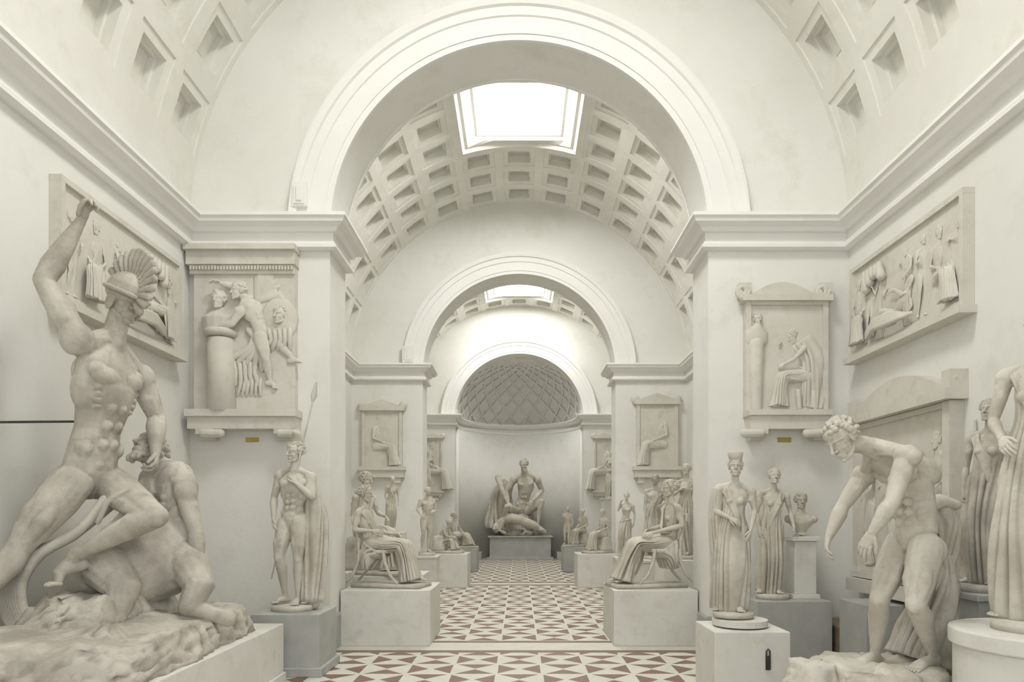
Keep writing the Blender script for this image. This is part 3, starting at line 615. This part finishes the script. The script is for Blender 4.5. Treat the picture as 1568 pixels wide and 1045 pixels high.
# ------------------------------------------------------------------ right foreground: bowed man
pedestal(2.15,3.02,4.45,5.4,.36,M_ped,foot=.02)
J=dict(pel=W(1402,816,4.9),wai=W(1404,770,4.94),che=W(1388,722,4.95),nek=W(1342,686,4.9),hed=W(1288,674,4.82),
 shA=W(1326,724,5.16),shB=W(1390,696,4.60),elA=W(1290,776,5.16),wrA=W(1268,826,5.05),hdA=W(1264,850,5.0),
 elB=W(1366,770,4.46),wrB=W(1334,818,4.46),hdB=W(1322,842,4.46),hiA=W(1380,834,5.02),hiB=W(1418,838,4.78),
 knA=W(1346,920,4.86),anA=W(1340,1002,5.02),toA=W(1308,1022,4.88),knB=W(1402,926,4.66),anB=W(1430,1006,4.86),toB=W(1398,1026,4.66))
def bowx(b):
    rk(b,V((2.58,4.92,.36)),.42,.43,.19,14,.0,n=84,top=.9,rough=.13,lv=12,fine=.35)
    rk(b,V((2.2,4.95,.36)),.26,.2,.2,17,.3,n=50,top=.85,rough=.18)
    b.tube([W(1446,1010,5.15),W(1440,930,5.15),W(1432,870,5.12)],[.14,.11,.10],seg=12)
    folds(b,[W(1436,850,5.1),W(1434,900,5.12),W(1421,960,5.12),W(1406,1012,5.1)],[.11,.15,.18,.21],[.08,.1,.12,.13],V((1,0,0)),11,(.12,.22,.28,.28),6)
    folds(b,[W(1438,768,5.14),W(1446,805,5.16),W(1440,865,5.14)],[.07,.10,.11],[.05,.08,.08],V((1,0,0)),9,(.1,.2,.25),8,n=14)
    b.tube([W(1415,776,5.02),W(1440,768,5.1),W(1464,774,5.12)],[.07,.055,.04],seg=8)
figure('bowed_nude_man_statue',J,.296,M_stat,face=V((-.72,-.28,-.60)),hair='curl',vox=.0092,extra=bowx,mus=1.08,curl=.6,seed=5)
# ------------------------------------------------------------------ far right draped statue on drum
b=Blob()
for z0,z1,r in ((0,.1,.56),(.1,.80,.52),(.80,.9,.545)):
    b.loft([[V((3.24+r*math.cos(2*math.pi*k/64),4.15+r*math.sin(2*math.pi*k/64),z)) for k in range(64)] for z in (z0,z1)])
obj('round_statue_plinth',b,M_ped,bevel=.01)
statue('robed_goddess_statue',(3.17,4.15,.9),1.92,-55,fem=True,hair='bun',robe='stand',vox=.011,seed=29,ov=dict(elA=(-1.0,-.05,4.85),wrA=(-.55,-.75,4.3),elB=(1.0,-.2,4.9),wrB=(.5,-.7,5.3)),m=M_stat)
pedestal(3.36,3.78,5.0,5.42,1.02,M_grey,cap=.03)
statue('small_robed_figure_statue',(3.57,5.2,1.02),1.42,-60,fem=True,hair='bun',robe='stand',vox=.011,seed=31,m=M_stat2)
# ------------------------------------------------------------------ apse group
pedestal(-1.06,1.14,24.6,26.0,.86,M_grey,foot=.1,cap=.06)
Y=25.3
J=dict(pel=W(798,782,Y),wai=W(802,763,Y-.1),che=W(805,744,Y-.2),nek=W(804,727,Y-.3),hed=W(802,712,Y-.5),
 shA=W(787,735,Y-.2),shB=W(822,733,Y-.2),elA=W(774,754,Y-.15),wrA=W(779,772,Y-.7),elB=W(830,752,Y),wrB=W(815,768,Y-.7),
 hiA=W(789,785,Y),hiB=W(806,785,Y),knA=W(776,776,Y-.9),anA=W(765,806,Y-.45),toA=W(757,811,Y-.8),knB=W(830,768,Y-.6),anB=W(823,806,Y-.5),toB=W(830,812,Y-.8))
def apx(b):
    rk(b,V((.02,25.4,.86)),.66,.42,.82,21,0,n=60,top=.7,rough=.3,lv=12)
    b.tube([W(764,802,24.72),W(778,793,24.66),W(798,797,24.62),W(816,804,24.66),W(834,815,24.75)],[.12,.2,.17,.15,.08])
    b.ell(W(760,809,24.66),(.15,.15,.18)); b.tube([W(770,799,24.6),W(764,812,24.6),W(773,817,24.6)],[.09,.07,.06])
    b.tube([W(780,776,24.6),W(768,748,24.9),W(763,732,25.0)],[.05,.09,.13])
    folds(b,[W(780,738,25.5),W(768,758,25.55),W(766,790,25.5),W(764,812,25.4)],[.2,.36,.42,.42],[.15,.2,.25,.25],V((1,0,0)),9,(.1,.2,.3,.3),7)
figure('seated_hero_group_sculpture',J,.44,M_stat,face=V((-.35,-1,-.35)),hair='beard',vox=.024,extra=apx,mus=1.25)
for s in (-1,1):
    xs=sorted((s*1.35,s*2.05)); pedestal(xs[0],xs[1],24.3,25.0,.28,M_grey,name='low_stone_bench')
# ------------------------------------------------------------------ reliefs
def squashY(y0,k): return Matrix.Translation((0,y0,0))@Matrix.Scale(k,4,V((0,1,0)))@Matrix.Translation((0,-y0,0))
def squashX(x0,k): return Matrix.Translation((x0,0,0))@Matrix.Scale(k,4,V((1,0,0)))@Matrix.Translation((-x0,0,0))
def xfm(meshes,M):
    for me in meshes: me.transform(M); sm(me)
    return meshes
EPS=[0]
def rect(b,px0,px1,py0,py1,Y,t0,t1):
    EPS[0]=(EPS[0]+1)%7; e=EPS[0]*.0007
    a=W(px0,py1,Y); c=W(px1,py0,Y); b.box(a.x+e,c.x+e,t0-e,t1,a.z-e,c.z+e)
def relfig(P,base,H,heading,M,ov={},**kw):
    hu=H/7.5; fr=Fr(base,heading,hu); J=pose(P,fr,ov)
    kw.setdefault('vox',max(hu*.06,.0072))
    return xfm(figure('x',J,hu,objmake=False,**kw),M)
YP=8.0
b=Blob()
rect(b,303,456,425,634,YP,7.90,7.999); rect(b,293,460,384,392,YP,7.78,7.999); rect(b,294,458,392,412,YP,7.84,7.999); rect(b,298,456,412,425,YP,7.87,7.999)
for i in range(34): 
    rect(b,300+i*4.6,302.6+i*4.6,415,420,YP,7.84,7.88)
rect(b,298,463,632,642,YP,7.74,7.999); rect(b,300,461,642,660,YP,7.78,7.999)
for px in (325,442):
    rect(b,px-13,px+13,660,668,YP,7.78,7.999); rect(b,px-10,px+10,668,676,YP,7.84,7.999); b.tube([W(px-13,664,7.79),W(px+13,664,7.79)],[.05,.05],seg=12)
ms=[b.mesh()]
b=Blob()
c=W(340,630,7.86); b.tube([c,W(338,520,7.86)],[.155,.145],seg=24,cap=.1); b.tube([W(338,514,7.86),W(338,508,7.86)],[.18,.18],seg=24,cap=.2)
ms.append(sm(b.mesh()))
M=squashY(7.92,.6)
f=Blob(); f.tube([W(335,508,7.88),W(335,488,7.88),W(335,478,7.88)],[(.17,.1),(.2,.12),(.08,.08)],side=V((1,0,0))); head(f,W(334,460,7.84),V((-.1,-1,0)),V((0,0,1)),.23,'curl',1)
ms.append(sm(remesh(f,.008,1)))
hu=.215; YY=7.86
J=dict(pel=W(400,508,YY),wai=W(393,492,YY),che=W(385,474,YY),nek=W(376,458,YY),hed=W(362,444,YY-.05),shA=W(364,472,YY-.15),shB=W(394,458,YY+.1),elA=W(350,492,YY-.2),wrA=W(328,496,YY-.15),elB=W(356,438,YY),wrB=W(332,430,YY-.1),
  hiA=W(395,514,YY-.08),hiB=W(407,509,YY+.08),knA=W(404,548,YY-.1),anA=W(412,582,YY),toA=W(421,594,YY),knB=W(430,528,YY),anB=W(446,548,YY),toB=W(458,554,YY))
def wings(bl):
    for k in range(9):
        bl.tube([W(394,460,YY+.03),W(396+k*4,428+k*3,YY+.03),W(406+k*4,394+k*9,YY+.03)],[(.05,.04),(.065,.045),(.025,.03)],side=V((1,0,0)),seg=8)
    for k in range(6): bl.tube([W(394-k*3,505,YY),W(382+k*4,530,YY-.07),W(352+k*12,550+k*4,YY)],[.04,.05,.03],seg=8)
ms+=xfm(figure('x',J,hu,objmake=False,vox=.010,extra=wings,face=V((-.8,-.5,0)),mus=1.1),M)
fl=Blob()
fl.ell(W(428,490,7.9),(.22,.05,.26)); head(fl,W(429,484,7.88),V((-.5,-1,0)),V((0,0,1)),.22,'curl',3)
for k in range(5): fl.tube([W(412+k*8,505,7.88),W(416+k*7,520,7.86),W(408+k*9,535,7.9)],.03,seg=6)
for k in range(5): fl.tube([W(357+k*9,548,7.9),W(362+k*7,572,7.88),W(360+k*9,600-abs(k-2)*5,7.9)],.03,seg=6)
for k in range(6): fl.tube([W(364+k*7,606,7.9),W(368+k*6,592,7.87),W(370+k*6,580,7.9)],.02,seg=6)
ms.append(sm(fl.mesh()))
obj('winged_genius_funerary_relief',ms,M_rel)
b=Blob(); rect(b,377,396,671,677,YP,7.98,7.999); obj('brass_label_plate',b,M_brass)
b=Blob(); rect(b,1190,1210,671,677,YP,7.98,7.999); obj('brass_label_plate',b,M_brass)
b=Blob()
rect(b,1137,1261,465,634,YP,7.91,7.999); rect(b,1131,1266,458,466,YP,7.84,7.999)
pts=[W(1140+118*i/20,458-26*math.sin(math.pi*i/20),7.9) for i in range(21)]
b.loft([pts,[p+V((0,.099,0)) for p in pts]])
for px in (1137,1259):
    b.tube([W(px+4*math.cos(t)*(1-t/14)*2.4,447+7*math.sin(t)*(1-t/14)*1.6,7.88) for t in [i*.5 for i in range(20)]],[.03]*20,seg=8)
    rect(b,px-9,px+9,438,458,YP,7.88,7.999)
rect(b,1137,1261,632,640,YP,7.76,7.999); rect(b,1140,1258,640,660,YP,7.80,7.999)
rect(b,1137,1145,466,632,YP,7.885,7.92); rect(b,1253,1261,466,632,YP,7.885,7.92); rect(b,1145,1253,466,471,YP,7.885,7.92); rect(b,1145,1253,626,632,YP,7.885,7.92)
for px in (1153,1248):
    rect(b,px-13,px+13,660,668,YP,7.78,7.999); rect(b,px-10,px+10,668,676,YP,7.84,7.999); b.tube([W(px-13,664,7.79),W(px+13,664,7.79)],[.05,.05],seg=12)
h=Blob(); head(h,W(1160,490,7.9),V((.3,-1,0)),V((0,0,1)),.15,'curl',4); h.tube([W(1158,525,7.9),W(1158,508,7.9),W(1160,500,7.9)],[(.13,.05),(.13,.06),(.05,.05)],side=V((1,0,0))); h.tube([W(1157,626,7.9),W(1157,528,7.9)],[.07,.09])
M=squashY(7.93,.5)
base=W(1234,627,7.93)
ms=[b.mesh(),sm(h.mesh())]+relfig(SIT,base,1.28,-78,M,ov=dict(che=(0,-.15,3.6),nek=(0,-.5,4.25),hed=(0,-1.0,4.9),shA=(-.72,-.4,4.1),shB=(.72,-.4,4.1),elA=(-.8,-1.2,3.3),elB=(.8,-1.2,3.3),wrA=(-.2,-1.7,4.1),wrB=(.3,-1.7,3.0)),fem=True,hair='bun',robe='sit',face=V((-.8,-.3,-.5)),seed=3)
fb=Blob(); folds(fb,[W(1226,522,7.93),W(1243,550,7.93),W(1244,595,7.93),W(1240,626,7.93)],[.12,.15,.14,.13],[.06,.07,.07,.07],V((1,0,0)),9,(.1,.18,.25,.25),4)
for px in (1222,1246): fb.tube([W(px,600,7.88),W(px+2,626,7.88)],.03,seg=8)
ms.append(sm(fb.mesh()))
obj('mourning_woman_stele',ms,M_rel)
def stele(px0,px1,py0,py1,Y,head_,nm='grave_stele'):
    b=Blob(); w=px1-px0; YB=Y-.001
    rect(b,px0+w*.05,px1-w*.05,py0+w*.2,py1-w*.2,Y,Y-.07,YB)
    rect(b,px0,px1,py0+w*.18,py0+w*.25,Y,Y-.14,YB)
    pts=[W(px0,py0+w*.18,YB),W(px1,py0+w*.18,YB),W((px0+px1)/2,py0,YB)]; b.loft([[p-V((0,.12,0)) for p in pts],pts])
    for q in (px0+w*.04,px1-w*.04): b.ell(W(q,py0+w*.12,Y-.06),(.1,.05,.1))
    rect(b,px0,px1,py1-w*.22,py1,Y,Y-.16,YB); rect(b,px0-2,px1+2,py1-w*.24,py1-w*.16,Y,Y-.2,YB)
    for q in (px0+w*.15,px1-w*.15): rect(b,q-w*.07,q+w*.07,py1,py1+w*.12,Y,Y-.12,YB)
    rect(b,px0+w*.05,px0+w*.12,py0+w*.25,py1-w*.24,Y,Y-.10,Y-.06); rect(b,px1-w*.12,px1-w*.05,py0+w*.25,py1-w*.24,Y,Y-.10,Y-.06)
    base=W((px0+px1)/2-head_*w*.12,py1-w*.24,Y-.06); zt=W(0,py0+w*.3,Y).z; H=(zt-base.z)
    M=squashY(Y-.05,.35)
    ms=[b.mesh()]+relfig(SIT,base,H/5.9*7.5,head_*70,M,fem=True,hair='bun',robe='sit')
    obj(nm,ms,M_rel)
stele(552,620,613,732,15.7,1); stele(970,1040,603,732,15.7,-1)
stele(647,679,664,760,23.4,1); stele(908,941,664,760,23.4,-1)
def sidepanel(nm,s,y0,y1,z0,z1,n,seed,recl=True,sq=.34):
    b=Blob(); X=s*(HW-.001); t=.07; k=.002
    xs=sorted((X,X-s*t)); b.box(xs[0],xs[1],y0+k,y1-k,z0+k,z1-k)
    xs=sorted((X-s*k,X-s*(t+.035)))
    for yy0,yy1,zz0,zz1 in ((y0,y1,z0,z0+.05),(y0,y1,z1-.05,z1),(y0+k*.5,y0+.05,z0+.05,z1-.05),(y1-.05,y1-k*.5,z0+.05,z1-.05)): b.box(xs[0],xs[1],yy0,yy1,zz0,zz1)
    xs=sorted((X,X-s*(t+.09))); b.box(xs[0],xs[1],y0-.03,y1+.03,z0-.07,z0-.002)
    ms=[b.mesh()]; rnd=random.Random(seed); H=(z1-z0)*.84
    M=squashX(X-s*t,sq)
    for i in range(n):
        yy=y0+(y1-y0)*(i+.6)/(n+.2); sit=(i%3==1)
        if recl and i==n//2: continue
        base=V((X-s*t,yy,z0+.06+rnd.uniform(0,.03)))
        hd=-s*(90)+rnd.uniform(-60,60)
        ov={} if sit else dict(elA=(-1.1,-.2,5.2+rnd.uniform(-.4,.8)),wrA=(-1.0+rnd.uniform(-.5,.5),-.8,5.4+rnd.uniform(-.8,.6)),wrB=(.8,-.8,4.6),elB=(1.2,-.2,5.0),hed=(rnd.uniform(-.4,.4),-.15,6.8))
        ms+=relfig(SIT if sit else STAND,base,H*(1.18 if sit else rnd.uniform(.86,1)),hd,M,ov=ov,robe='sit' if sit else ('stand' if i%2 else None),fem=bool(i%2),seed=i+seed)
    if recl:
        yy=y0+(y1-y0)*.55; u=H/7.5*1.1
        def q(a,bb,c=0): return V((X-s*(t+.05+c),yy+a*u*-1,z0+.1+bb*u))
        J=dict(pel=q(0,1.0),wai=q(.6,1.3),che=q(1.2,1.7),nek=q(1.8,2.3),hed=q(2.3,3.0),shA=q(1.5,2.3,.1),shB=q(1.9,1.9,-.05),elA=q(.8,2.9,.15),wrA=q(-.1,3.0,.1),elB=q(2.5,1.1),wrB=q(1.7,.6),hiA=q(-.1,1.2,.05),hiB=q(-.1,.8,-.05),
          knA=q(-1.7,1.9,.1),anA=q(-2.9,.9,.05),toA=q(-3.5,.8,.05),knB=q(-1.9,1.0),anB=q(-3.4,.5),toB=q(-4.0,.4))
        ms+=xfm(figure('x',J,u,objmake=False,vox=.009,seed=2),M)
        fb=Blob()
        for j in range(6):
            fb.tube([q(3.2-j*.2,.3+j*.05,.02),q(1.2,.15+j*.14,.1),q(-1.0,.3+j*.12,.1),q(-3.6,.1+j*.1,.02)],[.02,.03,.03,.02],seg=6)
        for j in range(5): fb.tube([q(-1.5-j*.6,4.8+.5*math.sin(j)),q(-1.8-j*.6,5.9)],[.05,.03],seg=6)
        ms.append(sm(fb.mesh()))
    return obj(nm,ms,M_rel)
sidepanel('wall_relief_panel',-1,5.6,7.6,3.38,4.40,6,3)
sidepanel('wall_relief_panel',1,5.78,7.76,3.38,4.38,8,5)
sidepanel('funerary_monument_relief',1,5.95,7.6,1.0,2.60,4,9,recl=False)
b=Blob(); XR=HW-.001
pts=[V((XR,5.9+1.75*i/20,2.70+.26*math.sin(math.pi*i/20))) for i in range(21)]; b.loft([pts,[p-V((.14,0,0)) for p in pts]])
b.box(XR-.20,XR,5.86,7.69,2.605,2.70); b.box(XR-.2,XR,5.9,7.65,.78,.92)
for y in (5.92,7.63):
    b.tube([V((XR-.11,y+.05*math.cos(t)*(1-t/12),2.78+.07*math.sin(t)*(1-t/12))) for t in [i*.5 for i in range(18)]],[.03]*18,seg=8)
    b.box(XR-.16,XR,y-.06,y+.06,2.70,2.86)
for y in (5.97,7.58): b.box(XR-.13,XR,y-.05,y+.05,.92,2.6)
obj('monument_pediment',b,M_rel)
# ------------------------------------------------------------------ small fittings
def vent(px0,px1,py0,py1,Y):
    b=Blob(); rect(b,px0,px1,py0,py1,Y,Y-.125,Y-.04); 
    for k in range(2):
        q=3+k*4; rect(b,px0+q,px1-q,py0+q,py1-q,Y,Y-.125-.012*(k+1),Y-.12)
    obj('wall_vent',b,M_trim)
vent(452,474,286,322,8.0); vent(617,633,532,556,15.7)
b=Blob(); b.tube([W(-15,647,4.95),W(112,646,5.15)],[.009]*2,seg=6); obj('support_rod',b,M_dark)
b=Blob(); b.tube([V((3.83,5.75,.1)),V((3.83,5.75,2.4))],[.012]*2,seg=8); obj('conduit_pipe',b,M_ped)
b=Blob(); b.box(2.14,2.18,5.93,5.947,.26,.38); b.tube([V((2.145,5.938,.37)),V((2.145,5.938,.42)),V((2.16,5.938,.44)),V((2.175,5.938,.42)),V((2.175,5.938,.37))],[.007]*5,seg=8); obj('hanging_padlock',b,M_dark)
# ------------------------------------------------------------------ world, camera
w=bpy.data.worlds.new('fill_world'); scene.world=w; w.use_nodes=True
bg=w.node_tree.nodes['Background']; bg.inputs[0].default_value=(.97,.985,1,1); bg.inputs[1].default_value=1.75  # hall end behind camera left open so this world adds frontal fill light
cam=bpy.data.cameras.new('camera'); cam.sensor_width=36; cam.lens=36*F/1568.0
cam.shift_x=-(CX-784)/1568.0; cam.shift_y=(CY-522.5)/1568.0; cam.clip_start=.05
co=bpy.data.objects.new('camera',cam); co.location=(0,0,EZ); co.rotation_euler=(math.pi/2,0,0); col.objects.link(co); scene.camera=co
scene.view_settings.view_transform='Standard'; scene.view_settings.look='None'; scene.view_settings.exposure=0
print('OBJECTS',len(bpy.data.objects), 'FACES',sum(len(o.data.polygons) for o in bpy.data.objects if o.type=='MESH'))
